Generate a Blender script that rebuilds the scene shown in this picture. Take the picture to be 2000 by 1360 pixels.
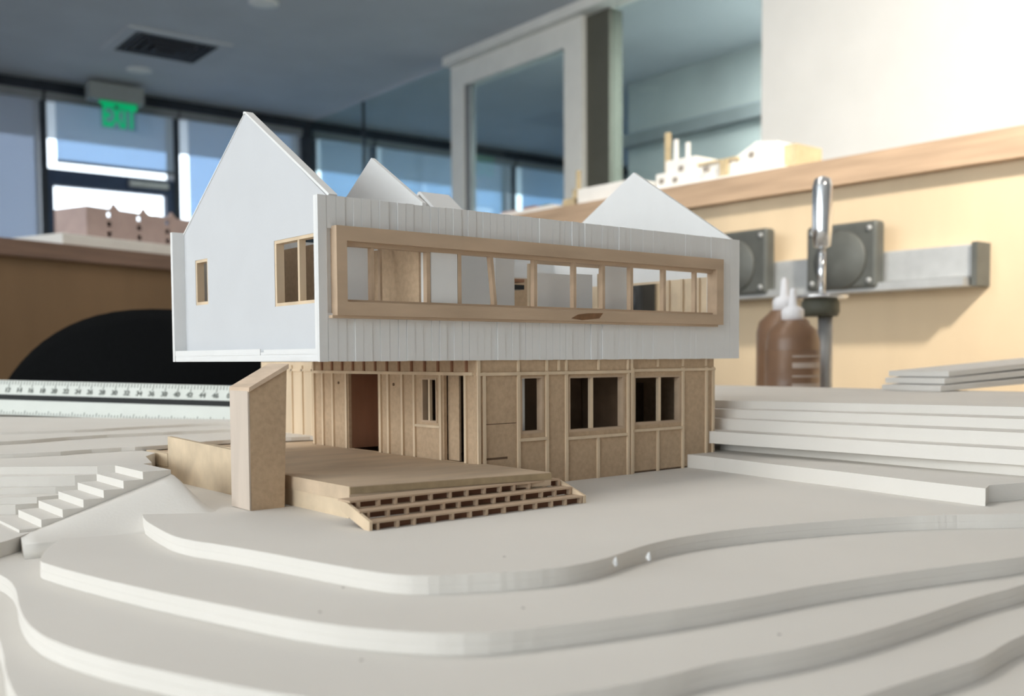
import bpy, bmesh, math, random
from mathutils import Vector, Matrix
from mathutils.geometry import tessellate_polygon
random.seed(11)
SC = bpy.context.scene
COL = SC.collection
for o in list(bpy.data.objects):
    bpy.data.objects.remove(o)

# ------------------------------------------------------------------ camera
CAM = Vector((-.2237, -.4094, .0010)); YAW, PITCH, ROLL = .6876, -.0505, -.0059
FPX, PPX, PPY = 1983.8, 1000, 800
_f = Vector((math.sin(YAW)*math.cos(PITCH), math.cos(YAW)*math.cos(PITCH), math.sin(PITCH)))
_r = Vector((math.cos(YAW), -math.sin(YAW), 0)); _u = _r.cross(_f)
CR = _r*math.cos(ROLL)+_u*math.sin(ROLL); CU = _u*math.cos(ROLL)-_r*math.sin(ROLL); CF = _f
cd = bpy.data.cameras.new('camera'); cam = bpy.data.objects.new('camera', cd); COL.objects.link(cam)
cd.sensor_fit = 'HORIZONTAL'; cd.sensor_width = 36; cd.lens = FPX/2000*36; cd.shift_y = (PPY-680)/2000
cd.clip_start = .01; cd.clip_end = 200
M = Matrix((CR, CU, -CF)).transposed().to_4x4(); M.translation = CAM; cam.matrix_world = M
cd.dof.use_dof = True; cd.dof.focus_distance = .51; cd.dof.aperture_fstop = 11.5; cd.dof.aperture_blades = 0
SC.camera = cam

# ------------------------------------------------------------------ world, daylight, exposure
w = bpy.data.worlds.new('world'); SC.world = w; w.use_nodes = True
bg = w.node_tree.nodes['Background']; bg.inputs[0].default_value = (.90, .95, 1, 1); bg.inputs[1].default_value = 3.2
SC.view_settings.view_transform = 'Standard'; SC.view_settings.look = 'None'
SC.view_settings.exposure = 0; SC.view_settings.gamma = 1; SC.view_settings.use_curve_mapping = False

TH = math.radians(-1.5)                      # the room is turned a little against the model
KOR = Vector((3.49, 6.52, 0))                # room corner where window wall meets glass wall
RM = Matrix.Translation(KOR) @ Matrix.Rotation(TH, 4, 'Z')
def area(name, loc, rot, sx, sy, power, col):
    l = bpy.data.lights.new(name, 'AREA'); l.shape = 'RECTANGLE'; l.size = sx; l.size_y = sy; l.energy = power; l.color = col
    o = bpy.data.objects.new(name, l); COL.objects.link(o); o.matrix_world = RM @ Matrix.Translation(loc) @ rot; return o
ZC, ZF = 1.78, -.85                          # ceiling and floor heights (eye level is about 0)
UL, VB = -6.9, -9.6                          # left wall and back wall in room coordinates
# daylight entering through the three big windows of the left wall
area('daylight_left', (UL-.12, -6.7, .72), Matrix.Rotation(math.radians(-90), 4, 'Y'), 1.9, 4.6, 116, (1, .95, .885))

# ------------------------------------------------------------------ materials
MATS = {}
def mat(name, col, rough=.7, var=.06, scale=40, bump=0, bscale=200, metal=0, stretch=None, spec=.3, emit=None, estr=0, col2=None):
    m = bpy.data.materials.new(name); m.use_nodes = True; nt = m.node_tree; b = nt.nodes['Principled BSDF']
    b.inputs['Roughness'].default_value = rough; b.inputs['Metallic'].default_value = metal
    b.inputs['Specular IOR Level'].default_value = spec
    tc = nt.nodes.new('ShaderNodeTexCoord'); mp = nt.nodes.new('ShaderNodeMapping')
    nt.links.new(tc.outputs['Object'], mp.inputs[0])
    if stretch: mp.inputs['Scale'].default_value = stretch
    n = nt.nodes.new('ShaderNodeTexNoise'); n.inputs['Scale'].default_value = scale; n.inputs['Detail'].default_value = 4
    nt.links.new(mp.outputs[0], n.inputs['Vector'])
    cr = nt.nodes.new('ShaderNodeValToRGB'); nt.links.new(n.outputs[0], cr.inputs[0])
    c2 = col2 or tuple(c*(1-2*var) for c in col)
    cr.color_ramp.elements[0].position = .3; cr.color_ramp.elements[1].position = .7
    cr.color_ramp.elements[0].color = (*c2, 1); cr.color_ramp.elements[1].color = (*[min(1, c*(1+var*.5)) for c in col], 1)
    nt.links.new(cr.outputs[0], b.inputs['Base Color'])
    if bump:
        n2 = nt.nodes.new('ShaderNodeTexNoise'); n2.inputs['Scale'].default_value = bscale; n2.inputs['Detail'].default_value = 3
        nt.links.new(mp.outputs[0], n2.inputs['Vector'])
        bp = nt.nodes.new('ShaderNodeBump'); bp.inputs['Strength'].default_value = bump; bp.inputs['Distance'].default_value = .001
        nt.links.new(n2.outputs[0], bp.inputs['Height']); nt.links.new(bp.outputs[0], b.inputs['Normal'])
    if emit:
        b.inputs['Emission Color'].default_value = (*emit, 1); b.inputs['Emission Strength'].default_value = estr
    MATS[name] = m; return m
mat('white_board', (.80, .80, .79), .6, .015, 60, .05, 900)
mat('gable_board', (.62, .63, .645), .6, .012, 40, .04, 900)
mat('terrain_board', (.78, .745, .69), .75, .025, 9, .08, 700)
mat('basswood', (.76, .60, .42), .6, .10, 60, .1, 300, stretch=(1, 1, .12))
mat('pale_wood', (.64, .545, .46), .65, .05, 120, .1, 500, stretch=(1, 1, .15))
mat('cap_wood', (.70, .54, .40), .6, .10, 200, .1, 500, stretch=(1, .2, 1))
mat('basswood_flat', (.76, .61, .43), .6, .10, 60, .1, 300, stretch=(.15, 1, 1))
mat('edge_brown', (.40, .30, .18), .75, .08, 200)
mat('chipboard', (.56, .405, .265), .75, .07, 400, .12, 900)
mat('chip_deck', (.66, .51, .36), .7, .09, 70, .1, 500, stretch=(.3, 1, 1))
mat('frame_wood', (.58, .43, .30), .65, .09, 90, .1, 500, stretch=(.2, 1, 1))
mat('red_wood', (.34, .17, .10), .7, .10, 120, stretch=(1, 1, .2))
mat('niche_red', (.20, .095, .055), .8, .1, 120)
mat('dark_shade_card', (.16, .10, .06), .8, .1, 100)  # interior shade put into the colour; also dark slot, joint and holes
mat('glue_stain', (.22, .11, .05), .5, .15, 300)
mat('ceiling_paint', (.55, .57, .60), .9, .03, 3)
mat('wall_white', (.86, .85, .82), .85, .02, 5)
mat('wall_grey', (.42, .43, .43), .85, .03, 5)
mat('carpet', (.16, .16, .17), .95, .15, 250, .3, 400)
mat('table_top', (.62, .60, .56), .5, .05, 20)
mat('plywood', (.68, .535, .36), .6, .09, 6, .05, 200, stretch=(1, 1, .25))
mat('plywood_shaded', (.26, .165, .09), .6, .09, 6, .05, 200, stretch=(1, 1, .25))  # plywood darkened: shade on the left half wall put into its colour
mat('ledge_shaded', (.24, .155, .115), .6, .12, 20, stretch=(.3, .3, 4))  # left ledge, darkened in colour to stand for shade
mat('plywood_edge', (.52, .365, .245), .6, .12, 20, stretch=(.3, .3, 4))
mat('foam_white', (.82, .80, .76), .7, .03, 30)
mat('pink_card', (.50, .38, .35), .7, .06, 30)
mat('window_metal', (.035, .042, .055), .45, .1, 20, metal=.3)
mat('door_metal', (.05, .075, .14), .45, .1, 20, metal=.2)
mat('frame_paint', (.80, .79, .74), .55, .03, 10)
mat('post_dark', (.10, .10, .08), .7, .05, 10)
mat('shade_box', (.24, .25, .26), .7, .05, 10)
mat('black_plastic', (.018, .02, .022), .45, .1, 50)
mat('black_mesh', (.004, .0045, .005), .8, .2, 400, .3, 900, spec=.08)
mat('dark_metal', (.12, .123, .112), .5, .1, 30, metal=.3)
mat('grey_metal', (.50, .505, .50), .45, .08, 30, metal=.5)
mat('chrome', (.72, .73, .74), .22, .03, 40, metal=.9)
mat('olive_plastic', (.10, .10, .075), .5, .1, 40)
mat('brown_bottle', (.23, .13, .075), .35, .08, 30, spec=.5)
mat('label_print', (.50, .42, .36), .6, .05, 60)
mat('nozzle_white', (.85, .84, .86), .5, .02, 50)
mat('scale_white', (.74, .77, .72), .45, .02, 60)
mat('scale_black', (.012, .014, .013), .5, .1, 60)
mat('scale_ink', (.22, .24, .22), .6, .1, 60)
mat('exit_green', (.0, .35, .14), .5, .02, 40, emit=(0.0, .62, .22), estr=.42)
mat('sign_grey', (.32, .34, .33), .6, .03, 40)
mat('diffuser_dark', (.03, .03, .035), .8, .1, 30)
mat('lamp_white', (.9, .9, .88), .4, .01, 20, emit=(1, .97, .92), estr=.8)
mat('concrete', (.62, .64, .66), .9, .06, 2)
mat('canopy_paint', (.46, .48, .50), .8, .02, 3)
mat('model_tan', (.52, .42, .26), .7, .08, 60)
mat('model_green', (.16, .22, .12), .8, .2, 60)
mat('speck', (.30, .27, .24), .9, .1, 60)
def glass(name, tint, refl):
    m = bpy.data.materials.new(name); m.use_nodes = True; nt = m.node_tree; nt.nodes.clear()
    o = nt.nodes.new('ShaderNodeOutputMaterial'); mx = nt.nodes.new('ShaderNodeMixShader')
    t = nt.nodes.new('ShaderNodeBsdfTransparent'); t.inputs[0].default_value = (*tint, 1)
    g = nt.nodes.new('ShaderNodeBsdfGlossy'); g.inputs['Roughness'].default_value = .02
    lw = nt.nodes.new('ShaderNodeLayerWeight'); lw.inputs[0].default_value = .15
    ml = nt.nodes.new('ShaderNodeMath'); ml.operation = 'MULTIPLY_ADD'; ml.inputs[1].default_value = refl; ml.inputs[2].default_value = .03
    nt.links.new(lw.outputs['Facing'], ml.inputs[0]); nt.links.new(ml.outputs[0], mx.inputs[0]); nt.links.new(t.outputs[0], mx.inputs[1]); nt.links.new(g.outputs[0], mx.inputs[2])
    nt.links.new(mx.outputs[0], o.inputs[0]); MATS[name] = m
glass('window_glass', (.95, .98, 1), .25); glass('partition_glass', (.80, .89, .90), .25)
def shade_mat(name, tint, fab):
    m = bpy.data.materials.new(name); m.use_nodes = True; nt = m.node_tree; nt.nodes.clear()
    o = nt.nodes.new('ShaderNodeOutputMaterial'); ad = nt.nodes.new('ShaderNodeAddShader')
    t = nt.nodes.new('ShaderNodeBsdfTransparent'); t.inputs[0].default_value = (*tint, 1)
    d = nt.nodes.new('ShaderNodeBsdfDiffuse'); d.inputs[0].default_value = (*fab, 1)
    nt.links.new(t.outputs[0], ad.inputs[0]); nt.links.new(d.outputs[0], ad.inputs[1]); nt.links.new(ad.outputs[0], o.inputs[0]); MATS[name] = m
shade_mat('screen_fabric', (.30, .385, .49), (.42, .42, .40))
shade_mat('screen_fabric_dense', (.25, .275, .32), (.30, .31, .33))

# ------------------------------------------------------------------ survey: where a sight line meets a plane
def ray(x, y): return CF + CR*((x-PPX)/FPX) - CU*((y-PPY)/FPX)
def onz(x, y, z): d = ray(x, y); return CAM + d*((z-CAM.z)/d.z)
def onx(x, y, X): d = ray(x, y); return CAM + d*((X-CAM.x)/d.x)
def ony(x, y, Y): d = ray(x, y); return CAM + d*((Y-CAM.y)/d.y)

# ------------------------------------------------------------------ mesh helpers
WM = {}
def wmat(o): return WM.get(o.name, Matrix.Identity(4)) if o else Matrix.Identity(4)
def link(o, parent=None):
    COL.objects.link(o)
    if parent: o.parent = parent
    return o
def meshobj(name, verts, faces, m, parent=None, T=None, smooth=False):
    """verts in world space (or in the space T); stored relative to the parent"""
    P = wmat(parent).inverted(); T = T or Matrix.Identity(4)
    vs = [P @ T @ Vector(v) for v in verts]
    c = Vector((sum(v.x for v in vs), sum(v.y for v in vs), sum(v.z for v in vs)))/len(vs)
    if parent is None: c.z = min(v.z for v in vs)
    me = bpy.data.meshes.new(name); me.from_pydata([v-c for v in vs], [], faces)
    bm = bmesh.new(); bm.from_mesh(me); bmesh.ops.recalc_face_normals(bm, faces=bm.faces); bm.to_mesh(me); bm.free()
    me.materials.append(MATS[m]); 
    if smooth:
        for p in me.polygons: p.use_smooth = True
    o = bpy.data.objects.new(name, me); o.location = c; link(o, parent)
    WM[o.name] = wmat(parent) @ Matrix.Translation(c)
    return o
def tag(o, label, cat=None, group=None, kind=None):
    o['label'] = label
    if cat: o['category'] = cat
    if group: o['group'] = group
    if kind: o['kind'] = kind
    return o
def thing(name, label, cat, loc=(0, 0, 0), rz=0, group=None, kind=None, T=None):
    o = bpy.data.objects.new(name, None); link(o); o.empty_display_size = .02
    o.matrix_world = (T or Matrix.Identity(4)) @ Matrix.Translation(loc) @ Matrix.Rotation(rz, 4, 'Z')
    WM[o.name] = o.matrix_world.copy(); return tag(o, label, cat, group, kind)
BF = [(0, 1, 3, 2), (4, 6, 7, 5), (0, 4, 5, 1), (2, 3, 7, 6), (0, 2, 6, 4), (1, 5, 7, 3)]
def bv(x0, x1, y0, y1, z0, z1): return [(x, y, z) for x in (x0, x1) for y in (y0, y1) for z in (z0, z1)]
def box(name, x0, x1, y0, y1, z0, z1, m, parent=None, T=None): return meshobj(name, bv(x0, x1, y0, y1, z0, z1), BF, m, parent, T)
def boxes(name, lst, m, parent=None, T=None):
    V, F = [], []
    for b in lst:
        k = len(V); V += bv(*b); F += [tuple(i+k for i in f) for f in BF]
    return meshobj(name, V, F, m, parent, T)
def extr(name, poly, a0, a1, axis, m, parent=None, holes=(), T=None):
    """extrude a 2D polygon (with holes) along an axis. axis z:(x,y) y:(x,z) x:(y,z)"""
    def P(p, a): return {'z': (p[0], p[1], a), 'y': (p[0], a, p[1]), 'x': (a, p[0], p[1])}[axis]
    loops = [list(poly)] + [list(h) for h in holes]; flat = [p for l in loops for p in l]; n = len(flat)
    V = [P(p, a0) for p in flat] + [P(p, a1) for p in flat]
    if holes:
        tri = tessellate_polygon([[Vector((p[0], p[1], 0)) for p in l] for l in loops])
        F = [tuple(t) for t in tri] + [tuple(i+n for i in reversed(t)) for t in tri]
    else: F = [tuple(range(n)), tuple(range(2*n-1, n-1, -1))]
    k = 0
    for l in loops:
        for i in range(len(l)):
            j = (i+1) % len(l); F.append((k+i, k+j, k+j+n, k+i+n))
        k += len(l)
    return meshobj(name, V, F, m, parent, T)
def rect(a, b, c, d): return [(a, c), (b, c), (b, d), (a, d)]
def lathe(name, prof, loc, m, parent=None, n=24, T=None, smooth=True, axis='z'):
    V, F = [], []
    for r, z in prof:
        for i in range(n):
            a = 2*math.pi*i/n; p = (r*math.cos(a), r*math.sin(a), z)
            if axis == 'x': p = (p[2], p[0], p[1])
            if axis == 'y': p = (p[0], p[2], p[1])
            V.append((p[0]+loc[0], p[1]+loc[1], p[2]+loc[2]))
    for k in range(len(prof)-1):
        for i in range(n): F.append((k*n+i, k*n+(i+1) % n, (k+1)*n+(i+1) % n, (k+1)*n+i))
    F += [tuple(range(n)), tuple(range((len(prof)-1)*n, len(prof)*n))]
    o = meshobj(name, V, F, m, parent, T)
    if smooth:
        for p in o.data.polygons: p.use_smooth = len(p.vertices) == 4
    return o
def bevel(o, wd, seg=2):
    b = o.modifiers.new('bevel', 'BEVEL'); b.width = wd; b.segments = seg; b.limit_method = 'ANGLE'; return o
mm = .001

# ================================================================== ROOM
S = 'structure'
tag(box('floor', UL, 4.2, VB, .25, ZF-.1, ZF, 'carpet', T=RM), 'dark grey carpet floor of the studio', 'floor', kind=S)
tag(box('ceiling', UL, 4.2, VB, .2, ZC, ZC+.1, 'ceiling_paint', T=RM), 'dark grey painted studio ceiling', 'ceiling', kind=S)
# window wall: sill wall, mullions, glass panes
ww = tag(box('wall_window', UL, 4.2, 0, .15, ZF, -.35, 'wall_grey', T=RM), 'low grey sill wall under the far windows', 'wall', kind=S)
mull = [UL+.05, -5.3, -4.45, -3.58, -2.72, -1.855, -1.0, 0, .56, 1.95, 3.0, 4.1]
tag(box('trim_1', UL, 4.2, -.04, .12, ZC-.075, ZC, 'window_metal', T=RM), 'dark metal head rail above the far windows', 'trim', kind=S)
for i in range(len(mull)-1):
    a, b = mull[i], mull[i+1]; wa = .065 if abs(a) < .01 else .022
    win = thing('window_%d' % (i+1), ['far window bay number %d from the left wall' % (i+1)][0], 'window', ((a+b)/2, .05, -.35), kind=S, T=RM)
    box('mullion', a-wa, a+wa, -.03, .12, -.35, ZC-.075, 'window_metal', win, RM)
    box('pane', a+wa, b-.02, .05, .058, -.35, ZC-.075, 'window_glass', win, RM)
    box('sill', a+wa, b-.02, 0, .12, -.35, -.30, 'window_metal', win, RM)
# glazed exit door inside the bay with the exit sign
dr = thing('door_1', 'glazed exit door with dark blue metal frame below the exit sign', 'door', (-1.43, .04, ZF), kind=S, T=RM)
box('head_bar', -1.835, -1.02, -.02, .045, 1.13, 1.235, 'door_metal', dr, RM)
box('closer', -1.33, -1.07, -.06, -.02, 1.165, 1.205, 'grey_metal', dr, RM)
box('stile', -1.835, -1.80, -.02, .045, -.85, 1.13, 'door_metal', dr, RM)
box('stile', -1.075, -1.02, -.02, .045, -.85, 1.13, 'door_metal', dr, RM)
box('push_bar', -1.80, -1.075, -.07, -.02, .12, .19, 'grey_metal', dr, RM)
# roller shades
shl = ['far left roller shade covering its whole window', 'short grey roller shade above the exit door', 'long roller shade right of the exit door behind the white gable',
       'roller shade seen through the glass partition beside the dark corner column', 'wide roller shade seen through the glass partition and door', 'roller shade farthest right seen through the glass door',
       'second roller shade left of the exit door', 'roller shade near the left wall corner', 'roller shade third from the left wall', 'roller shade at the far right end of the adjoining room']
shd = [(-2.66, -1.895, -.3, 0), (-1.785, -1.03, 1.29, 1), (-.925, -.10, -.3, 2), (.085, .50, -.3, 3), (.62, 1.90, -.3, 4), (2.02, 2.95, -.3, 5),
       (-3.52, -2.78, -.3, 6), (-5.25, -4.5, -.3, 7), (-4.4, -3.63, -.3, 8), (3.05, 4.05, -.3, 9)]
for a, b, zb, k in shd:
    t = thing('roller_shade', shl[k], 'roller shade', ((a+b)/2, -.03, zb), group='roller shades on the far windows', T=RM)
    box('cassette', a-.06, b+.03, -.075, -.015, 1.655, 1.705, 'shade_box', t, RM)
    box('fabric', a, b, -.05, -.048, zb, 1.66, 'screen_fabric_dense' if k in (0, 6, 7, 8) else 'screen_fabric', t, RM)
    box('hem_bar', a, b, -.056, -.042, zb-.02, zb, 'shade_box', t, RM)
# outside: canopy soffit and bright paving
tag(box('canopy', -9, 8, .25, 1.75, 1.78, 1.9, 'canopy_paint', T=RM), 'pale blue canopy soffit outside the windows', 'canopy', kind=S)
tag(box('ground_outside', -12, 14, .25, 14, ZF-.2, ZF-.1, 'concrete', T=RM), 'bright concrete paving outside the windows', 'paving', kind=S)
# right side: glass partition, framed glass door, wall
gp = thing('glass_partition', 'frameless glass partition left of the white framed glass door', 'partition', (0, -1, ZF), kind=S, T=RM)
box('pane', -.006, .006, -1.95, -.06, ZF, ZC-.02, 'partition_glass', gp, RM)
box('joint', -.009, .009, -.86, -.85, ZF, ZC-.02, 'window_metal', gp, RM)
d2 = thing('door_2', 'glass door with broad pale grey frame in the right wall', 'door', (0, -2.6, ZF), kind=S, T=RM)
box('jamb', -.03, .05, -2.08, -1.95, ZF, ZC-.04, 'frame_paint', d2, RM)
box('jamb', -.03, .05, -3.12, -2.98, ZF, ZC-.04, 'frame_paint', d2, RM)
box('head', -.03, .05, -2.98, -2.08, 1.605, ZC-.04, 'frame_paint', d2, RM)
box('stop', -.02, .02, -2.13, -2.08, ZF, 1.605, 'shade_box', d2, RM)
box('pane', -.006, .006, -2.98, -2.13, ZF, 1.605, 'partition_glass', d2, RM)
tag(box('trim_2', -.09, .05, -7, -1.95, ZC-.05, ZC, 'frame_paint', T=RM), 'pale ceiling trim above the glass door', 'trim', kind=S)
tag(box('trim_3', .0, .09, -3.29, -3.12, ZF, ZC-.05, 'post_dark', T=RM), 'dark recessed post right of the glass door', 'trim', kind=S)
g2 = thing('window_12', 'grey glazed bay between the glass door and the white wall', 'window', (0, -3.9, ZF), kind=S, T=RM)
box('pane', .02, .03, -4.25, -3.29, ZF, ZC, 'partition_glass', g2, RM)
tag(box('wall_adjoining', 1.2, 1.3, -7, -2.2, ZF, ZC, 'wall_grey', T=RM), 'grey wall of the adjoining room behind the glass', 'wall', kind=S)
tag(box('trim_4', 1.14, 1.2, -7, -2.2, 1.36, 1.44, 'shade_box', T=RM), 'dark rail on the grey wall of the adjoining room', 'trim', kind=S)
tag(box('wall_right', -.03, .12, VB, -4.25, ZF, ZC, 'wall_white', T=RM), 'white plaster wall at the right', 'wall', kind=S)
tag(box('wall_adjoining_end', 4.1, 4.2, -7, 0, ZF, ZC, 'wall_grey', T=RM), 'far end wall of the adjoining room', 'wall', kind=S)
# left wall with three windows, back wall with one
wl = tag(extr('wall_left', rect(VB, .1, ZF, ZC), UL-.1, UL, 'x', 'wall_white', T=RM, holes=[rect(-9.0+i*1.55, -7.55+i*1.55, -.23, 1.67) for i in range(3)]), 'white left wall with three tall windows', 'wall', kind=S)
for i in range(3):
    a = -9.0+i*1.55
    wn = thing('window_%d' % (13+i), 'tall window number %d of the left wall' % (i+1), 'window', (UL, a+.72, -.23), kind=S, T=RM)
    extr('frame', rect(a, a+1.45, -.23, 1.67), UL-.08, UL-.02, 'x', 'window_metal', wn, [rect(a+.05, a+1.40, -.18, 1.62)], RM)
    box('pane', UL-.06, UL-.05, a+.05, a+1.40, -.18, 1.62, 'window_glass', wn, RM)
tag(box('wall_back', UL, .1, VB-.1, VB, ZF, ZC, 'wall_grey', T=RM), 'grey wall behind the viewpoint', 'wall', kind=S)
# ceiling fittings
av = thing('air_diffuser', 'dark square air diffuser in the ceiling above the exit door', 'air vent', (-1.47, -1.2, ZC), T=RM)
extr('outer_frame', rect(-1.76, -1.18, -1.46, -.95), ZC-.012, ZC, 'z', 'ceiling_paint', av, [rect(-1.70, -1.24, -1.41, -1.0)], RM)
for k in range(4):
    d = .03+.05*k
    extr('louvre', rect(-1.70+d-.03, -1.24-d+.03, -1.41+d-.03, -1.0-d+.03), ZC-.012-.006*k, ZC-.004, 'z', 'diffuser_dark', av, [rect(-1.70+d, -1.24-d, -1.41+d, -1.0-d)], RM)
for k, (u, v, lab) in enumerate([(-1.44, -.64, 'round recessed downlight between air diffuser and exit sign'), (-1.33, -2.2, 'round recessed downlight at the top edge of the ceiling view')]):
    t = thing('downlight', lab, 'downlight', (u, v, ZC), group='ceiling downlights', T=RM)
    lathe('trim_ring', [(.045, ZC-.006), (.075, ZC-.006), (.075, ZC-.001), (.045, ZC-.001)], (u, v, 0), 'wall_white', t, T=RM)
    lathe('lens', [(.001, ZC-.004), (.045, ZC-.004), (.045, ZC-.001), (.001, ZC-.001)], (u, v, 0), 'lamp_white', t, T=RM)
ex = thing('exit_sign', 'hanging exit sign with green letters over the glazed door', 'exit sign', (-1.46, -.25, 1.49), T=RM)
box('housing', -1.64, -1.30, -.30, -.20, 1.655, 1.76, 'sign_grey', ex, RM)
box('panel', -1.565, -1.335, -.256, -.25, 1.485, 1.655, 'partition_glass', ex, RM)
fc = bpy.data.curves.new('letters', 'FONT'); fc.body = 'EXIT'; fc.size = .195; fc.extrude = .004; fc.align_x = 'CENTER'; fc.offset = .006; fc.space_character = .95
fc.materials.append(MATS['exit_green']); ft = bpy.data.objects.new('letters', fc); fo = bpy.data.objects.new('letters', bpy.data.meshes.new_from_object(ft)); bpy.data.objects.remove(ft); link(fo, ex)
fo.matrix_local = WM[ex.name].inverted() @ RM @ Matrix.Translation((-1.45, -.262, 1.50)) @ Matrix.Rotation(math.radians(90), 4, 'X') @ Matrix.Diagonal((.56, 1, 1, 1))
box('top_bar', -1.57, -1.335, -.262, -.250, 1.635, 1.655, 'exit_green', ex, RM)

# added unseen spotlight that brightens the right half wall and plaster wall
SPX, SPY = .25, -1.15
tl = thing('added_spotlight', 'added unseen spotlight on the ceiling brightening the right wall', 'spotlight', (SPX, SPY, ZC))
box('track', SPX-.7, SPX+.7, SPY-.02, SPY+.02, ZC-.03, ZC, 'wall_white', tl)
lathe('can', [(.035, ZC-.22), (.05, ZC-.22), (.05, ZC-.06), (.02, ZC-.03)], (SPX, SPY, 0), 'wall_white', tl)
sl = bpy.data.lights.new('spot', 'SPOT'); sl.energy = 950; sl.spot_size = math.radians(78); sl.spot_blend = 1; sl.shadow_soft_size = .09; sl.color = (1, .93, .82)
so = bpy.data.objects.new('spot', sl); link(so, tl)
p0 = Vector((SPX, SPY, ZC-.26)); tgt = Vector((2.5, .30, .55))
so.matrix_local = WM[tl.name].inverted() @ Matrix.Translation(p0) @ (tgt-p0).to_track_quat('-Z', 'Y').to_matrix().to_4x4()

# added unseen panels, fill light for the work area and adjoining room
def panel(loc, sx, sy, power, lab, T, col=(1, .955, .89)):
    t = thing('added_light_panel', lab, 'ceiling light', (loc[0], loc[1], ZC), group='added unseen light panels', T=T)
    extr('frame', rect(loc[0]-sx/2-.03, loc[0]+sx/2+.03, loc[1]-sy/2-.03, loc[1]+sy/2+.03), ZC-.02, ZC-.001, 'z', 'wall_white', t, [rect(loc[0]-sx/2, loc[0]+sx/2, loc[1]-sy/2, loc[1]+sy/2)], T)
    box('lens', loc[0]-sx/2, loc[0]+sx/2, loc[1]-sy/2, loc[1]+sy/2, ZC-.008, ZC-.001, 'lamp_white', t, T)
    l = bpy.data.lights.new('panel_light', 'AREA'); l.shape = 'RECTANGLE'; l.size = sx; l.size_y = sy; l.energy = power; l.color = col
    o = bpy.data.objects.new('panel_light', l); link(o, t); o.matrix_local = WM[t.name].inverted() @ T @ Matrix.Translation((loc[0], loc[1], ZC-.012))
I4 = Matrix.Identity(4)
panel((-.75, .75), 1.2, .6, 6, 'added unseen light panel above the left end of the work table', I4)
panel((.75, .75), 1.2, .6, 6, 'added unseen light panel above the right end of the work table', I4)
panel((.6, -4.6), .6, 1.6, 200, 'added unseen light panel of the adjoining room', RM)

# ================================================================== FURNITURE
tb = thing('work_table', 'pale studio work table under the site model', 'table', (0, -.1, ZF))
bevel(box('top', -1.15, 1.225, -.95, .60, -.130, -.100, 'table_top', tb), .004)
for x in (-1.05, 1.12):
    for y in (-.87, .52): box('leg', x-.025, x+.025, y-.025, y+.025, ZF, -.13, 'grey_metal', tb)
for y in (-.87, .52): box('rail', -1.025, 1.095, y-.012, y+.012, -.19, -.13, 'grey_metal', tb)
# plywood half walls around the workstation
pr = thing('plywood_partition', 'tan plywood half wall at the right with thick ledge', 'partition', (1.4, .9, ZF))
box('panel', 1.24, 1.265, -1.2, 2.15, ZF, .275, 'plywood', pr)
box('ledge', 1.222, 1.60, -1.2, 2.15, .275, .318, 'plywood_edge', pr)
LP = Matrix.Translation((.265, 1.735, 0)) @ Matrix.Rotation(math.radians(20), 4, 'Z')
pl = thing('plywood_partition', 'plywood half wall with painted-in shade at the left behind the office chair', 'partition', (0, .1, ZF), T=LP)
box('panel', -2.6, .93, 0, .025, ZF, .205, 'plywood_shaded', pl, LP)
box('ledge', -2.6, .93, -.012, .32, .205, .238, 'ledge_shaded', pl, LP)

# office chair seen from behind
ch = thing('office_chair', 'black mesh office chair back behind the scale ruler', 'chair', (.267, .849, ZF), rz=-.62)
CT = WM[ch.name].copy()
def slab(name, w, h, t, zc, y0, m, bend=.25, n=20, p=3.2, tilt=0):
    V, F = [], []
    ring = []
    for i in range(4*n):
        a = 2*math.pi*i/(4*n); c, s_ = math.cos(a), math.sin(a)
        ring.append((w/2*math.copysign(abs(c)**(2/p), c), h/2*math.copysign(abs(s_)**(2/p), s_)))
    N = len(ring)
    for sgn, sc in ((0, .0), (0, .95), (.25, 1), (.75, 1), (1, .95), (1, .0)):
        for x, z in ring:
            X, Z = x*sc, z*sc; V.append((X, y0+t*sgn+bend*X*X+tilt*Z, zc+Z))
    for k in range(5):
        for i in range(N): F.append((k*N+i, k*N+(i+1) % N, (k+1)*N+(i+1) % N, (k+1)*N+i))
    return meshobj(name, V, F, m, ch, CT, smooth=True)
slab('backrest', .45, .56, .035, .92-.285-.005, -.12, 'black_mesh', .6, p=2.3)
slab('lumbar_band', .40, .09, .02, .55, -.145, 'black_plastic', .6, p=4)
sv = lathe('seat', [(.02, .42), (.22, .425), (.245, .45), (.24, .48), (.2, .50), (.02, .505)], (0, .16, 0), 'black_mesh', ch, T=CT)
box('spine', -.03, .03, -.16, -.125, .40, .62, 'black_plastic', ch, CT)
box('spine_bracket', -.03, .03, -.16, .10, .385, .415, 'black_plastic', ch, CT)
lathe('gas_lift', [(.025, .10), (.025, .42)], (0, .16, 0), 'grey_metal', ch, T=CT)
for k in range(5):
    a = k*2*math.pi/5+.3; R5 = CT @ Matrix.Translation((0, .16, 0)) @ Matrix.Rotation(a, 4, 'Z')
    lg = box('base_leg', 0, .30, -.02, .02, .065, .105, 'black_plastic', ch, R5)
    lathe('caster', [(.005, -.02), (.03, -.02), (.03, .02), (.005, .02)], (.29, 0, .03), 'black_plastic', lg, 16, R5, axis='y')

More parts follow.
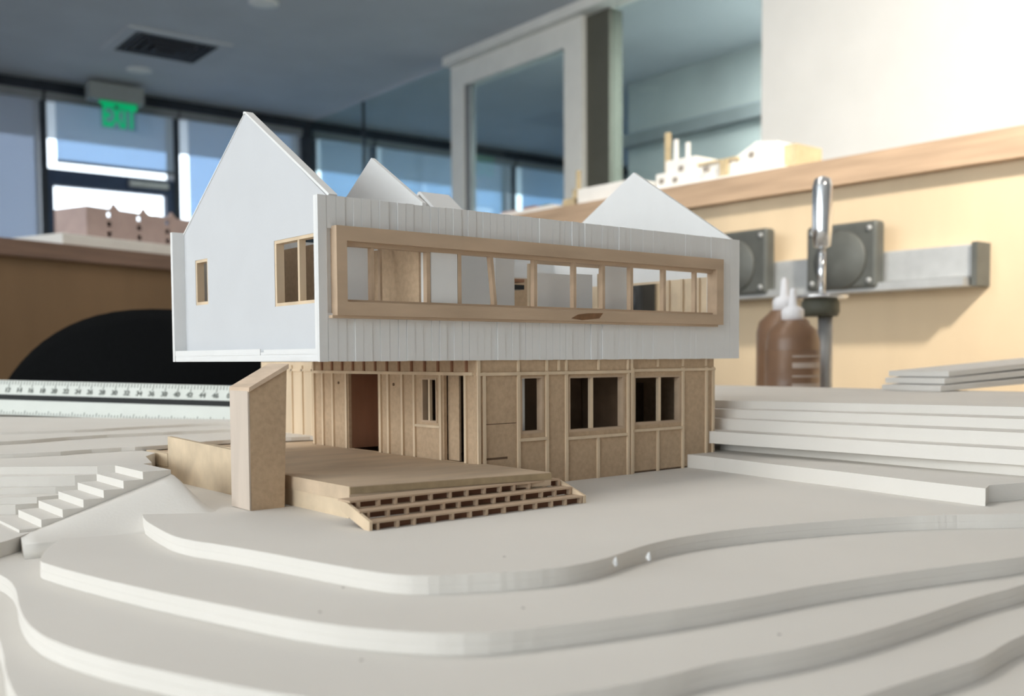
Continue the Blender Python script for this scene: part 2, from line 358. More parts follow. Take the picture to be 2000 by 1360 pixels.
# mounting rail and plates on the right partition (face at X = 1.24)
ra = thing('wall_rail', 'grey metal mounting rail on the right plywood half wall', 'rail', (1.23, .6, .10))
bevel(box('channel', 1.205, 1.24, .295, .80, .112, .160, 'grey_metal', ra), .003)
box('lip', 1.185, 1.24, .30, .80, .100, .112, 'grey_metal', ra)
box('end_cap', 1.200, 1.24, .288, .296, .100, .162, 'dark_metal', ra)
for k, (y0, y1, z0, z1, lab) in enumerate([(.432, .556, .104, .207, 'dark square bracket plate right of the metal clamp post'), (.632, .770, .105, .215, 'dark square bracket plate partly hidden by the white house corner'),
                                          (.925, 1.02, .05, .172, 'dark rounded plate seen through the ribbon window')]):
    t = thing('bracket_plate', lab, 'plate', (1.19, (y0+y1)/2, z0), group='dark plates on the mounting rail')
    bevel(box('plate', 1.180, 1.205 if k < 2 else 1.24, y0, y1, z0, z1, 'dark_metal' if k < 2 else 'black_plastic', t), .006 if k < 2 else .014, 3)
    yc, zc = (y0+y1)/2, (z0+z1)/2
    lathe('round_boss', [(.010, 1.177), (.043, 1.177), (.046, 1.180), (.010, 1.181)], (0, yc, zc-.005), 'black_plastic' if k == 2 else 'dark_metal', t, 32, axis='x')
    for yy in (y0+.012, y1-.012):
        for zz in (z0+.012, z1-.012): lathe('screw', [(.001, 1.1775), (.004, 1.1775), (.004, 1.1805)], (0, yy, zz), 'grey_metal', t, 12, axis='x')
# clamp post
cp = thing('clamp_post', 'chrome desk clamp post with handle and black collar beside the bottle', 'clamp', (.822, .288, -.10))
cx, cy = .823, .2885
lathe('handle', [(.004, .128), (.0100, .130), (.0115, .150), (.0115, .200), (.009, .209), (.002, .212)], (cx, cy, 0), 'chrome', cp)
lathe('rod', [(.0045, .068), (.0045, .13)], (cx, cy, 0), 'chrome', cp, 16)
lathe('disc', [(.002, .069), (.030, .069), (.031, .072), (.002, .0745)], (cx, cy, 0), 'chrome', cp, 32)
lathe('collar', [(.004, .048), (.020, .048), (.022, .053), (.022, .064), (.019, .069), (.004, .069)], (cx-.002, cy, 0), 'olive_plastic', cp)
lathe('post', [(.0085, -.098), (.0085, .048)], (cx+.004, cy-.003, 0), 'grey_metal', cp, 20)
lathe('foot', [(.002, -.1), (.035, -.1), (.035, -.094), (.009, -.09)], (cx+.004, cy-.003, 0), 'dark_metal', cp, 24)
# glue bottles
def bottle(loc, s, lab, main):
    t = thing('glue_bottle', lab, 'bottle', loc, group='brown glue bottles')
    T = Matrix.Translation(loc) @ Matrix.Scale(s, 4)
    lathe('body', [(.002, 0), (.027, 0), (.030, .004), (.030, .118), (.027, .130), (.017, .139), (.015, .142), (.002, .142)], (0, 0, 0), 'brown_bottle', t, 32, T)
    lathe('cap', [(.002, .141), (.0125, .141), (.0125, .153), (.010, .156), (.005, .158), (.0035, .175), (.002, .178)], (0, 0, 0), 'nozzle_white', t, 24, T)
    if main:
        lathe('label', [(.0302, .02), (.0304, .02), (.0304, .108), (.0302, .108)], (0, 0, 0), 'brown_bottle', t, 32, T)
        for z, h in ((.100, .002), (.088, .006), (.078, .002), (.064, .007), (.048, .008), (.036, .004), (.028, .003)):
            V, F = [], []
            for i in range(13):
                a = math.radians(215+i*6.5); c, s_ = math.cos(a)*.0307, math.sin(a)*.0307
                V += [(c, s_, z), (c, s_, z+h), (c*.985, s_*.985, z), (c*.985, s_*.985, z+h)]
            for i in range(12):
                k = 4*i; F += [(k, k+4, k+5, k+1), (k+2, k+3, k+7, k+6), (k, k+2, k+6, k+4), (k+1, k+5, k+7, k+3)]
            F += [(0, 1, 3, 2), (48, 50, 51, 49)]
            meshobj('printed_line', V, F, 'label_print', t, T)
bottle((.753, .279, -.10), 1.0, 'brown glue bottle with white nozzle in front of the clamp post', True)
bottle((.832, .347, -.10), 1.11, 'second glue bottle hidden behind with only its nozzle showing', False)
# ------------------------------------------------------------------ small models on the ledges
wm = thing('white_study_model', 'white card study model with mast on the right ledge', 'model', (1.33, .82, .318))
Z1 = .318
box('base', 1.26, 1.44, .66, 1.0, Z1, Z1+.012, 'foam_white', wm)
extr('front_block', [(.70, Z1+.012), (.79, Z1+.012), (.79, Z1+.052), (.745, Z1+.072), (.70, Z1+.066)], 1.30, 1.38, 'x', 'foam_white', wm)
box('end_block', 1.32, 1.40, .675, .70, Z1+.022, Z1+.06, 'model_tan', wm)
box('middle_block', 1.29, 1.36, .79, .87, Z1+.012, Z1+.045, 'foam_white', wm)
box('middle_roof', 1.285, 1.37, .78, .875, Z1+.045, Z1+.049, 'model_tan', wm)
box('tower_block', 1.28, 1.35, .87, .945, Z1+.012, Z1+.064, 'foam_white', wm)
box('side_block', 1.28, 1.33, .945, .97, Z1+.012, Z1+.042, 'foam_white', wm)
box('doorway', 1.279, 1.285, .795, .812, Z1+.012, Z1+.045, 'model_tan', wm)
for y, z in ((.905, .04), (.845, .03), (.755, .045), (.92, .02), (.955, .022)): box('opening', 1.2785 if y > .8 else 1.2985, 1.283 if y > .8 else 1.303, y-.006, y+.006, Z1+z, Z1+z+.01, 'speck', wm)
box('mast', 1.30, 1.308, .956, .966, Z1+.012, Z1+.125, 'model_tan', wm); box('mast', 1.30, 1.306, .935, .942, Z1+.06, Z1+.108, 'foam_white', wm); box('mast', 1.30, 1.306, .905, .912, Z1+.06, Z1+.098, 'foam_white', wm)
tag(bevel(box('foam_block', 1.25, 1.40, 1.00, 1.165, Z1, Z1+.036, 'foam_white'), .002), 'plain white foam block left of the white study model', 'foam block')
sm = thing('site_fragment_model', 'pale site fragment with red and green bits far along the ledge', 'model', (1.34, 1.36, Z1))
extr('base', [(1.24, 1.23), (1.44, 1.24), (1.44, 1.50), (1.25, 1.50)], Z1, Z1+.012, 'z', 'foam_white', sm)
extr('hill', [(1.28, Z1+.012), (1.42, Z1+.012), (1.42, Z1+.03), (1.34, Z1+.03)], 1.27, 1.45, 'y', 'foam_white', sm)
box('red_block', 1.30, 1.34, 1.36, 1.40, Z1+.012, Z1+.03, 'red_wood', sm); box('green_block', 1.30, 1.34, 1.31, 1.34, Z1+.012, Z1+.028, 'model_green', sm)
box('pale_block', 1.29, 1.34, 1.42, 1.47, Z1+.012, Z1+.026, 'pink_card', sm)
tw = thing('tower_model', 'small tan tower model with thin spire beside the site fragment', 'model', (1.29, 1.205, Z1))
box('base_block', 1.26, 1.32, 1.185, 1.222, Z1, Z1+.022, 'model_tan', tw); box('shaft', 1.28, 1.30, 1.195, 1.212, Z1+.022, Z1+.045, 'model_tan', tw); box('spire', 1.286, 1.294, 1.20, 1.207, Z1+.045, Z1+.085, 'model_tan', tw)
# pink card block model with holes on the left ledge
def lp(x, y, yy=.03):   # sight line to the left ledge plane (local y = yy)
    inv = LP.inverted(); o = inv @ CAM; d = inv.to_3x3() @ ray(x, y); return o + d*((yy-o.y)/d.y)
A, B = lp(170, 465), lp(420, 465); top = lp(170, 402).z; bot = .262
L0, L1 = A.x, B.x; wd = L1-L0
fb = tag(bevel(box('foam_board', lp(104, 480).x, L1+.05, .0, .26, .238, .262, 'foam_white', T=LP), .002), 'white foam board under the pink card model on the left ledge', 'foam board')
pk = thing('pink_card_model', 'pinkish card block model with peaked roof and small square windows', 'model', ((L0+L1)/2, .07, bot), T=LP)
hol = []
for cx_ in (.16, .38, .60, .82):
    for cz in (.18, .50, .80): hol.append(rect(L0+wd*cx_-.006, L0+wd*cx_+.006, bot+(top-bot)*cz-.005, bot+(top-bot)*cz+.006))
pz = [(L0, bot), (L1, bot), (L1, top)]
for q in (.86, .64, .42, .20):
    pz += [(L0+wd*q+.012, top), (L0+wd*q-.002, top+.013), (L0+wd*q-.010, top)]
pz += [(L0, top)]
extr('front_wall', pz, .03, .036, 'y', 'pink_card', pk, hol, LP)
box('side_wall', L0, L0+.006, .036, .14, bot, top, 'pink_card', pk, LP); box('side_wall', L1-.006, L1, .036, .14, bot, top, 'pink_card', pk, LP)
extr('rear_wall', rect(L0, L1, bot, top), .134, .14, 'y', 'pink_card', pk, [rect(L0+wd*q-.02, L0+wd*q+.02, top-.022, top-.004) for q in (.42, .66)], LP)
box('floor_plate', L0+.006, L1-.006, .036, .134, bot+(top-bot)*.62, bot+(top-bot)*.65, 'pink_card', pk, LP)

# ================================================================== SITE MODEL (terrain of stacked boards)
random.seed(5)
GZ = -.0668
te = thing('site_terrain_model', 'off white contour terrain model of stacked boards on the table', 'terrain model', (.1, 0, -.10))
def smooth2(p, it=2):
    for _ in range(it):
        q = [p[0]]
        for a, b in zip(p, p[1:]): q += [a*.75+b*.25, a*.25+b*.75]
        p = q+[p[-1]]
    return p
def edge(px, z, it=3, jit=.00008):
    P = smooth2([onz(x, y, z).xy for x, y in px], it)
    return [(p.x+random.uniform(-jit, jit), p.y+random.uniform(-jit, jit)) for p in P]
def layer(px, z, close, t=.0061, it=3, name='contour_layer', halves=True):
    pts = edge(px, z, it)+list(close)
    if halves:   # each level is glued from two thin boards
        o = extr(name, pts, z-t/2, z, 'z', 'terrain_board', te)
        cx_ = sum(p[0] for p in pts)/len(pts); cy_ = sum(p[1] for p in pts)/len(pts)
        low = [(p[0]-.00012, p[1]-.00022) for p in pts]
        extr(name, low, z-t, z-t/2, 'z', 'terrain_board', te)
    else: o = extr(name, pts, z-t, z, 'z', 'terrain_board', te)
    return o
BX0, BX1, BY0, BY1 = -.62, .62, -.62, .60
box('base_board', BX0, BX1, BY0, .585, -.100, -.0914, 'terrain_board', te)
back = lambda z: [(.60, .30), (.60, .56), (-.10, .56), (-.60, .56)]
layer([(2300, 1120), (2000, 1238), (1945, 1268), (1917, 1287), (1835, 1312), (1697, 1356), (1500, 1430), (900, 1560), (300, 1480), (60, 1400), (12, 1330), (4, 1250), (-30, 1215), (-120, 1200)], -.0852, [(-.6, .2), (-.6, .56), (.61, .56), (.61, -.3)])
layer([(2300, 1040), (2000, 1144), (1917, 1163), (1835, 1191), (1697, 1235), (1560, 1268), (1395, 1295), (1285, 1326), (1120, 1356), (850, 1385), (600, 1365), (450, 1338), (350, 1318), (200, 1285), (100, 1252), (55, 1222), (36, 1185), (32, 1145), (0, 1120), (-120, 1075)], -.0790, [(-.58, .3), (-.58, .555), (.60, .555), (.60, -.2)])
layer([(2300, 1035), (2000, 1089), (1835, 1108), (1615, 1139), (1395, 1180), (1208, 1207), (1021, 1230), (900, 1239), (750, 1232), (600, 1215), (450, 1185), (300, 1155), (150, 1119), (95, 1103), (74, 1096), (92, 1071), (134, 1044), (152, 1015), (156, 1002), (110, 1020), (60, 1040), (0, 1062), (-120, 1085)], -.0728, [(-.40, .3), (-.40, .55), (.59, .55), (.59, -.12)])
layer([(2300, 995), (2000, 1004), (1860, 1006), (1835, 1007), (1758, 1009), (1615, 1018), (1466, 1031), (1390, 1040), (1318, 1051), (1252, 1067), (1191, 1089), (1120, 1106), (1010, 1117), (905, 1122), (820, 1126), (740, 1120), (600, 1095), (450, 1067), (349, 1053), (307, 1032), (275, 1011), (284, 990), (250, 980), (257, 966), (280, 942), (283, 928)], GZ, [(-.045, .12), (-.045, .56), (.58, .56), (.58, -.05)])
# rising layers at the right, behind the house corner
def rlayer(l, r, zt, zb, k):
    f = lambda x: l[1]+(r[1]-l[1])*(x-l[0])/(r[0]-l[0])
    xs = [1395 if k == 0 else 1330, 1512, 1640, 1800, 1925 if k == 0 else 1967] + ([] if k == 0 else [2250])
    px = [(x, f(x)+random.uniform(-.6, .6)) for x in xs]
    P = [onz(x, y, zt).xy for x, y in px]
    if k == 0: P += [onz(1932, 948, zt).xy, onz(2250, 925, zt).xy]
    pts = [(p.x, p.y) for p in P] + [(.60, P[-1].y+.01), (.60, .40-.012*k), (P[0].x+.02, .40-.012*k)]
    extr('contour_layer', pts, zb, zt, 'z', 'terrain_board', te)
zs = [-.0588, -.0530, -.0455, -.0385, -.0330, -.0280]
for k, (yl, yr) in enumerate([(907, 960), (869, 905), (850, 878), (823, 845), (803, 818), (785, 795)]):
    rlayer((1512, yl), (1967 if k else 1925, yr if k else 955), zs[k], GZ if k == 0 else zs[k-1], k)
# hillside and stair flight at the left
zl = [-.0680, -.0648, -.0615, -.0563, -.0524]; rx = [(30, 986), (72, 971), (108, 951), (146, 929), (190, 911)]; ly = [988, 973, 954, 931, 912]
for k in range(5):
    P = [onz(-260, ly[k]+3, zl[k]).xy, onz(-60, ly[k]+1, zl[k]).xy, onz(rx[k][0]-50, (ly[k]+rx[k][1])/2, zl[k]).xy, onz(*rx[k], zl[k]).xy]
    pts = [(p.x, p.y) for p in P] + [(-.046, .112), (-.034, .118), (-.024, .155), (-.0125, .172), (-.0125, .196), (.05, .225), (.05, .56), (-.40, .56)]
    extr('contour_layer', pts, -.0728 if k == 0 else zl[k-1], zl[k], 'z', 'terrain_board', te)
zt = [-.0500, -.0478, -.0460]
for k, e in enumerate([[(-200, 893), (60, 886), (200, 876), (300, 872), (450, 858), (640, 852)], [(-200, 870), (0, 864), (150, 852), (300, 845), (450, 838), (640, 834)], [(-200, 848), (120, 842), (330, 830), (450, 826), (640, 822)]]):
    pts = edge(e, zt[k], 2, .001)
    extr('contour_layer', pts+[(.16+.01*k, .40), (.16, .575-.004*k), (-.40, .575-.004*k)], zl[4] if k == 0 else zt[k-1], zt[k], 'z', 'terrain_board', te)
# stair flight: seven blocks rising to the right
for k in range(7):
    x0 = -.1125+.0089*k; z = -.0715+.0035*k
    box('stair_step', x0, x0+.0089 if k < 6 else -.046, .060, .0985, -.0800, z, 'terrain_board', te)
V, F = [], []
N_ = 19; NJ = 7
for i in range(N_):
    t = min(1, i/12); u_ = max(0, (i-12)/6); x0 = -.1125+.0665*t+.010*u_; dr_ = 1-u_*u_*(3-2*u_)
    zt_ = max(-.0733, -.0745+.0222*t)*dr_ + (-.0664)*(1-dr_)
    ex_ = -.118+.072*t+.012*u_; ey_ = .030-.012*t-.004*u_; zg_ = -.0733+.0054*min(1, max(0, (t-.55)/.45))
    for j in range(NJ):
        q_ = j/(NJ-1); e_ = q_*q_*(3-2*q_)
        V.append((x0+(ex_-x0)*q_, .0605+(ey_-.0605)*q_, zt_+(zg_-zt_)*(e_*.6+q_*.4)))
for i in range(N_-1):
    for j in range(NJ-1): k = i*NJ+j; F.append((k, k+1, k+NJ+1, k+NJ))
m0 = len(V); V += [(v[0], v[1], -.0800) for v in V]
F += [tuple(x+m0 for x in reversed(f)) for f in F]
def side_(idx): 
    for a_, b_ in zip(idx, idx[1:]): F.append((a_, b_, b_+m0, a_+m0))
side_([i*NJ for i in range(N_)]); side_([i*NJ+NJ-1 for i in range(N_)]); side_(list(range(NJ))); side_([(N_-1)*NJ+j for j in range(NJ)])
meshobj('embankment', V, F, 'terrain_board', te, smooth=True)
# chips and dents
for x, y, z, r in [(1265, 1085, GZ, .0006), (1840, 1010, GZ, .0009), (1200, 1095, GZ, .0005)]:
    p = onz(x, y, z-.001); meshobj('paper_chip', [(p.x-r, p.y-.001, z-.003), (p.x+r, p.y-.0012, z-.0025), (p.x+r*.6, p.y-.0005, z+.0004), (p.x-r*.5, p.y, z-.0005), (p.x, p.y+.001, z-.002)], [(0, 1, 2, 3), (0, 1, 4), (1, 2, 4), (2, 3, 4), (3, 0, 4)], 'white_board', te)
for x, y, z in [(985, 1088, GZ), (1022, 1188, -.0728), (1522, 1240, -.0790), (670, 1148, -.0728), (265, 1042, -.0728), (85, 1027, -.0728), (625, 1196, -.0728), (706, 1290, -.0790), (1778, 890, -.053)]:
    p = onz(x, y, z); lathe('paper_speck', [(.0001, z-.0002), (.0006, z-.0002), (.0005, z+.0001), (.0001, z+.00015)], (p.x, p.y, 0), 'speck', te, 8)

# ================================================================== SCALE RULER lying on the back of the terrain
a, b = Vector((-.013, .53, 0)), Vector((.113, .349, 0)); dv = (b-a).normalized(); nv = Vector((dv.y, -dv.x, 0))
if nv.dot(CAM-a) < 0: nv = -nv
zL, zR = -.0440, -.0485
RT = Matrix((dv, -nv, Vector((0, 0, 1)))).transposed().to_4x4(); RT.translation = a+Vector((0, 0, zL))
RT = RT @ Matrix.Rotation(math.atan2(-(zR-zL), (b-a).length), 4, 'Y')
ru = thing('scale_ruler', 'white triangular scale ruler with black groove in front of the chair', 'ruler', (0, 0, 0), T=RT)
extr('body', [(-.001, 0), (.024, 0), (.015, .0285), (.011, .0285)], -.075, .225, 'x', 'scale_white', ru, T=RT)
def on_face(t): return (-.001+.012*t, .0285*t)   # along the visible sloping face
def strip(name, x0, x1, t0, t1, m, parent, lift=.0004):
    (y0, z0), (y1, z1) = on_face(t0), on_face(t1); n_ = Vector((-.0285, .012)).normalized()*lift
    V = [(x, y+o*n_.x, z+o*n_.y) for x in (x0, x1) for (y, z) in ((y0, z0), (y1, z1)) for o in (-1, 1)]
    return V
meshobj('groove', strip('', -.075, .225, .43, .58, 0, 0), BF, 'scale_black', ru, RT)
V, F = [], []
def addv(vs):
    k = len(V); V.extend(vs); F.extend([tuple(i+k for i in f) for f in BF])
for i in range(100):
    x = -.07+.00295*i; addv(strip('', x, x+.0003, .88 if i % 4 else .80, .985, 0, 0)); addv(strip('', x, x+.0003, .02, .08 if i % 4 else .13, 0, 0))
tk = meshobj('tick_marks', V, F, 'scale_ink', ru, RT); tk['kind'] = 'stuff'
for i in range(25):
    fc = bpy.data.curves.new('numeral', 'FONT'); fc.body = str((i*2) % 48); fc.size = .0058; fc.extrude = .0001; fc.align_x = 'CENTER'; fc.offset = .00012
    ft = bpy.data.objects.new('numeral', fc); me = bpy.data.meshes.new_from_object(ft); bpy.data.objects.remove(ft)
    me.materials.clear(); me.materials.append(MATS['scale_ink'])
    o = bpy.data.objects.new('numeral', me); link(o, ru); y, z = on_face(.66)
    o.matrix_local = Matrix.Translation((-.07+.0118*i, y-.0005, z)) @ Matrix.Rotation(math.radians(67), 4, 'X')
# foam sheets leaning at the right edge of the terrain
for k in range(3):
    T = Matrix.Translation((.556+.012*k, .0+.003*k, -.0277+.0056*k)) @ Matrix.Rotation(math.radians(-6+1.5*k), 4, 'Z') @ Matrix.Rotation(math.radians(-1.8-.4*k), 4, 'Y')
    tag(box('foam_sheet', 0, .40, 0, .055, 0, .0045, 'foam_white', T=T), ['lowest white foam sheet leaning up at the right edge', 'middle white foam sheet leaning up at the right edge', 'topmost white foam sheet leaning up at the right edge'][k], 'foam board', 'leaning foam sheets')

# ================================================================== HOUSE MODEL (1:48), lengths in millimetres
random.seed(3)
ho = thing('house_model', 'white architectural house model with wooden ground floor and gabled roofline', 'house model', (.15, .09, GZ))
def B(name, x0, x1, y0, y1, z0, z1, m, parent=ho): return box(name, x0*mm, x1*mm, y0*mm, y1*mm, z0*mm, z1*mm, m, parent)
def E_(name, poly, a0, a1, axis, m, parent=ho, holes=()):
    return extr(name, [(p[0]*mm, p[1]*mm) for p in poly], a0*mm, a1*mm, axis, m, parent, [[(p[0]*mm, p[1]*mm) for p in h] for h in holes])
L, D, H = 300, 174, 74.7
# --- upper volume
OPEN = rect(12, 272, 26.5, 54.5)
fw = E_('front_wall', rect(0, L, 0, H), 0.4, 3, 'y', 'white_board', ho, [OPEN])
x = 0; FX0, FX1, FZ0, FZ1 = 7, 278.2, 20.8, 61.1
while x < L-.1:
    wb = min(random.choice((4.2, 4.6, 4.6, 5.0)), L-x)
    if L-x-wb < 2: wb = L-x
    rough = 1 if x < 200 else .45
    g = random.choice((.05, .12, .2))*rough
    inside = x+wb > FX0 and x < FX1
    for z0, z1 in ((( 0, FZ0+1), (FZ1-1, H)) if inside else ((0, H),)):
        pr_ = random.choice((0, .1, .3, .45, .6))*rough; dz = random.uniform(0, .25)
        B('siding_board', x+g/2, x+wb-g/2, -.2-pr_, .45, z0 if z0 else -.15*random.random(), z1+(dz if z1 == H else 0), 'white_board', fw)
    x += wb
# ribbon window: projecting box frame, mullions, infill panel
rf = E_('ribbon_window_frame', rect(FX0, FX1, FZ0, FZ1), -5.2, 2.5, 'y', 'frame_wood', ho, [rect(12.4, 271.8, 27, 54.5)])
B('sill_lip', FX0-2, FX1-4, -4.2, 0, 19.6, 20.8, 'frame_wood', rf)
B('sill_strip', 12.4, 271.8, -2, 2.4, 27, 28.2, 'frame_wood', rf); B('head_strip', 12.4, 271.8, -2, 2.4, 52.6, 54.5, 'frame_wood', rf)
for xm, wm_ in ((28, 1.6), (59.5, 2.2), (78.3, 2), (99.7, 1.8), (128, 2.2), (156.3, 2), (178.2, 2), (200.7, 2.2), (228.5, 2.2), (256.5, 1.6)):
    tl_ = 1.4 if xm == 99.7 else 0
    meshobj('mullion', [((xm-wm_/2+(tl_ if z < 40 else -tl_)*(1 if i == i else 0)+ (wm_ if sx else 0))*mm, y*mm, z*mm) for i, sx in enumerate((0, 1)) for y in (-1.5, 1.5) for z in (27.5, 54.2)], BF, 'frame_wood', rf)
B('infill_panel', 61, 77, -1.2, .5, 28, 54, 'white_board', rf)
st = ony(1115, 622, -.0053); 
E_('glue_patch', [(150, 22.2), (158, 21.4), (171, 22.6), (174, 25.6), (162, 25.2), (155, 24.4)], -5.35, -5.1, 'y', 'glue_stain', rf)
# left gable wall with two windows
GW = [(3, 4.6), (171, 4.6), (171, 73.2), (87.4, 127.2), (85, 127.2), (3, 75)]
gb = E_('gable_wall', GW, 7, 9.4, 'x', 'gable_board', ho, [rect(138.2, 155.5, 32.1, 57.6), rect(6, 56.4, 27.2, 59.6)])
E_('rake_trim', [(85, 127.2), (87.4, 127.2), (86.8, 128.4), (85, 128.2), (-.4, 75.6), (.6, 74.6)], 6.2, 10.6, 'x', 'white_board', gb)
E_('rake_trim', [(86.2, 128.2), (87.4, 127), (172.4, 72.4), (171.8, 73.8)], 6.6, 10.2, 'x', 'white_board', gb)
sw = E_('small_window_frame', rect(138.2, 155.5, 32.1, 57.6), 7.3, 11.5, 'x', 'basswood', gb, [rect(139.6, 153.8, 33.8, 56)])
cw = E_('corner_window_frame', rect(6, 56.4, 27.2, 59.6), 7.3, 11.5, 'x', 'basswood', gb, [rect(7.4, 54.6, 28.8, 58)])
B('window_post', 7.6, 11, 31.2, 33, 28.8, 58, 'basswood', gb)
E_('rear_lining', rect(44, 168, 4.6, 62), 40, 41, 'x', 'chipboard', ho)     # card wall seen through the gable windows
B('back_wall', 0, L, D-3, D, 0, H, 'white_board')
B('back_wall_lining', 42, 291, D-4.2, D-3, 4.6, 60, 'chipboard'); B('cross_wall_lining', 58.2, 59.4, 5, 120, 4.6, 57, 'chipboard')
B('floor_slab', .6, L-.4, 3, D-3, 0, 4.6, 'white_board')
B('base_strip', .3, .6, 3.2, D-3.2, 0.3, 2.4, 'white_board'); B('base_strip', .2, .6, 60, D-3.2, 3.2, 6.2, 'white_board'); B('base_strip', .3, .6, 3.2, 56, 3.4, 5.8, 'white_board')
# second and third cross gables, small roof piece
E_('gable_wall', [(3, 4.6), (150, 4.6), (150, 40), (49.5, 105.5), (3, 76.8)], 59.4, 61.6, 'x', 'white_board')
E_('gable_wall', [(3, 4.6), (171, 4.6), (171, 82.6), (87.7, 129.4), (3, 75.4)], 295, 297.6, 'x', 'white_board', ho, [rect(58, 100, 8, 52)])
el = E_('end_lining', rect(4, 170, 5, 52.5), 293.4, 295, 'x', 'basswood_flat', ho, [rect(59, 99, 9, 51)])
for yy in (14, 26, 40, 52, 112): B('stud', 291.8, 293.4, yy, yy+1.8, 5, 52.5, 'basswood', el)
E_('roof_piece', [(92, 84), (120, 105), (122, 105), (150, 84), (147, 84), (121, 103.4), (95, 84)], 138, 160, 'x', 'white_board')
E_('roof_piece_gable', [(96, 74), (121, 103), (146, 74)], 151, 152.5, 'x', 'white_board')
B('end_wall', L-2.6, L, 3, D-3, 0, 60, 'white_board') if False else None
# interior partitions and posts behind the ribbon window
def inner(name, x0, x1, y0, y1, Y, t, m, wb=False):
    p, q = ony(x0, y0, Y*mm), ony(x1, y1, Y*mm); B(name, p.x/mm, q.x/mm, Y, Y+t, 4.6 if wb else q.z/mm, p.z/mm, m)
inner('interior_partition', 676, 722, 455, 600, 26, 1.6, 'white_board', True)
inner('interior_frame', 722, 728, 484, 600, 27, 2, 'frame_wood', True); inner('interior_frame', 742, 747, 484, 600, 27, 2, 'frame_wood', True); inner('interior_header', 722, 800, 478, 488, 28, 2, 'frame_wood')
inner('interior_partition', 800, 821, 575, 604, 52, 12, 'white_board', True)
for k in range(3): inner('interior_shelf', 800, 821, 545+14*k, 550+14*k, 53, 10, 'basswood')
inner('interior_partition', 821, 834, 490, 604, 34, 3, 'white_board', True)
inner('interior_partition', 890, 958, 485, 603, 60, 1.6, 'white_board', True)
inner('interior_partition', 968, 1005, 503, 603, 18, 1.6, 'white_board', True)
inner('interior_post', 1034, 1043, 515, 606, 14, 2, 'basswood', True)
inner('interior_partition', 1050, 1118, 533, 606, 14, 1.6, 'white_board', True)
inner('interior_partition', 1126, 1157, 535, 606, 16, 1.6, 'white_board', True)
inner('interior_post', 1170, 1175, 535, 606, 16, 1.6, 'basswood', True)
inner('interior_partition', 1180, 1230, 512, 606, 9, 1.6, 'white_board', True)
inner('interior_header', 1046, 1230, 515, 522, 20, 2, 'frame_wood')
inner('interior_box', 1006, 1024, 545, 552, 70, 8, 'red_wood'); inner('interior_box', 1004, 1024, 556, 566, 70, 8, 'black_plastic')
# --- ground floor
ZB = GZ/mm; ZD = -53
W1, W2, W3 = rect(119, 135.5, -39.2, -8.8), rect(153.4, 197.2, -40, -9.2), rect(207, 248.2, -38.6, -10)
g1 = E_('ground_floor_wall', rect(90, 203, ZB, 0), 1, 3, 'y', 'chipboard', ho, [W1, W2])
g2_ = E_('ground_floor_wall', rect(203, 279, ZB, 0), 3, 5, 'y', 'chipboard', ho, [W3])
def batten(par, x0, z0, z1, w_=1.7, y=1, pr=1.1): B('batten', x0-w_/2, x0+w_/2, y-pr, y+.1, z0, z1, 'basswood', par)
for x0 in (91, 94.5, 117.4, 137.3, 151.5, 199.6): batten(g1, x0, ZB, -6.2 if x0 != 91 else 0)
batten(g1, 175.5, ZB, -42.6); batten(g1, 205 - 2.4, ZB, -.2, 1.5)
for x0 in (205.6, 249.4, 271.4, 277.9): batten(g2_, x0, ZB, -5.2, y=3)
batten(g2_, 227, ZB, -41.5, y=3)
for x0 in (117.4, 137.3, 151.5, 176, 199.6, 146): batten(g1, x0, -6, -.2, 1.3, pr=.9)
for x0 in (227, 249.4, 271): batten(g2_, x0, -4.6, -.2, 1.3, y=3, pr=.9)
B('rail', 90, 203.5, -.3, 1.1, -8.0, -6.4, 'basswood', g1); B('rail', 203.5, 279.4, 1.8, 3.1, -7.4, -5.8, 'basswood', g2_)
B('rail', 117.4, 137.3, -.4, 1.1, -43, -41.4, 'basswood', g1); B('rail', 151.5, 199.6, -.4, 1.1, -44, -42.4, 'basswood', g1); B('rail', 205.6, 249.4, 1.6, 3.1, -42.6, -41, 'basswood', g2_)
B('door_slot', 95.6, 110, .8, 1.05, -51.5, -50.4, 'dark_shade_card', g1); B('panel_joint', 95.6, 116, .85, 1.05, -33.2, -32.8, 'dark_shade_card', g1)
for nm, (w0, par, y, mx_) in enumerate([(W1, g1, 1, None), (W2, g1, 1, 171.5), (W3, g2_, 3, 229.5)]):
    x0, x1, z0, z1 = w0[0][0], w0[1][0], w0[0][1], w0[2][1]
    f = E_('window_frame', rect(x0, x1, z0, z1), y-.2, y+4, 'y', 'frame_wood', ho, [rect(x0+1.3, x1-1.6, z0+1.5, z1-1)])
    if mx_: B('mullion', mx_-1, mx_+1, y+.3, y+2.4, z0+1.5, z1-1, 'basswood', f)
E_('ground_floor_end_wall', rect(5, D-4, ZB, 0), 277, 279, 'x', 'chipboard')
E_('ground_floor_back_wall', rect(92, 277, ZB, 0), D-5, D-3, 'y', 'chipboard', ho, [rect(225, 262, -34, -8)])
B('ground_floor_plate', 92, 277, 3, D-5, ZB, ZB+1, 'dark_shade_card'); B('ground_floor_partition', 201, 202.5, 6, 120, ZB+1, 0, 'dark_shade_card'); B('ground_floor_partition', 140, 200, 40, 41.5, ZB+1, 0, 'dark_shade_card'); B('ground_floor_partition', 204, 276, 60, 61.5, ZB+1, -16, 'dark_shade_card')  # plate and partitions coloured dark to stand for the shade inside
B('window_blind', 119.5, 128, 8, 8.6, -44, -9, 'white_board')
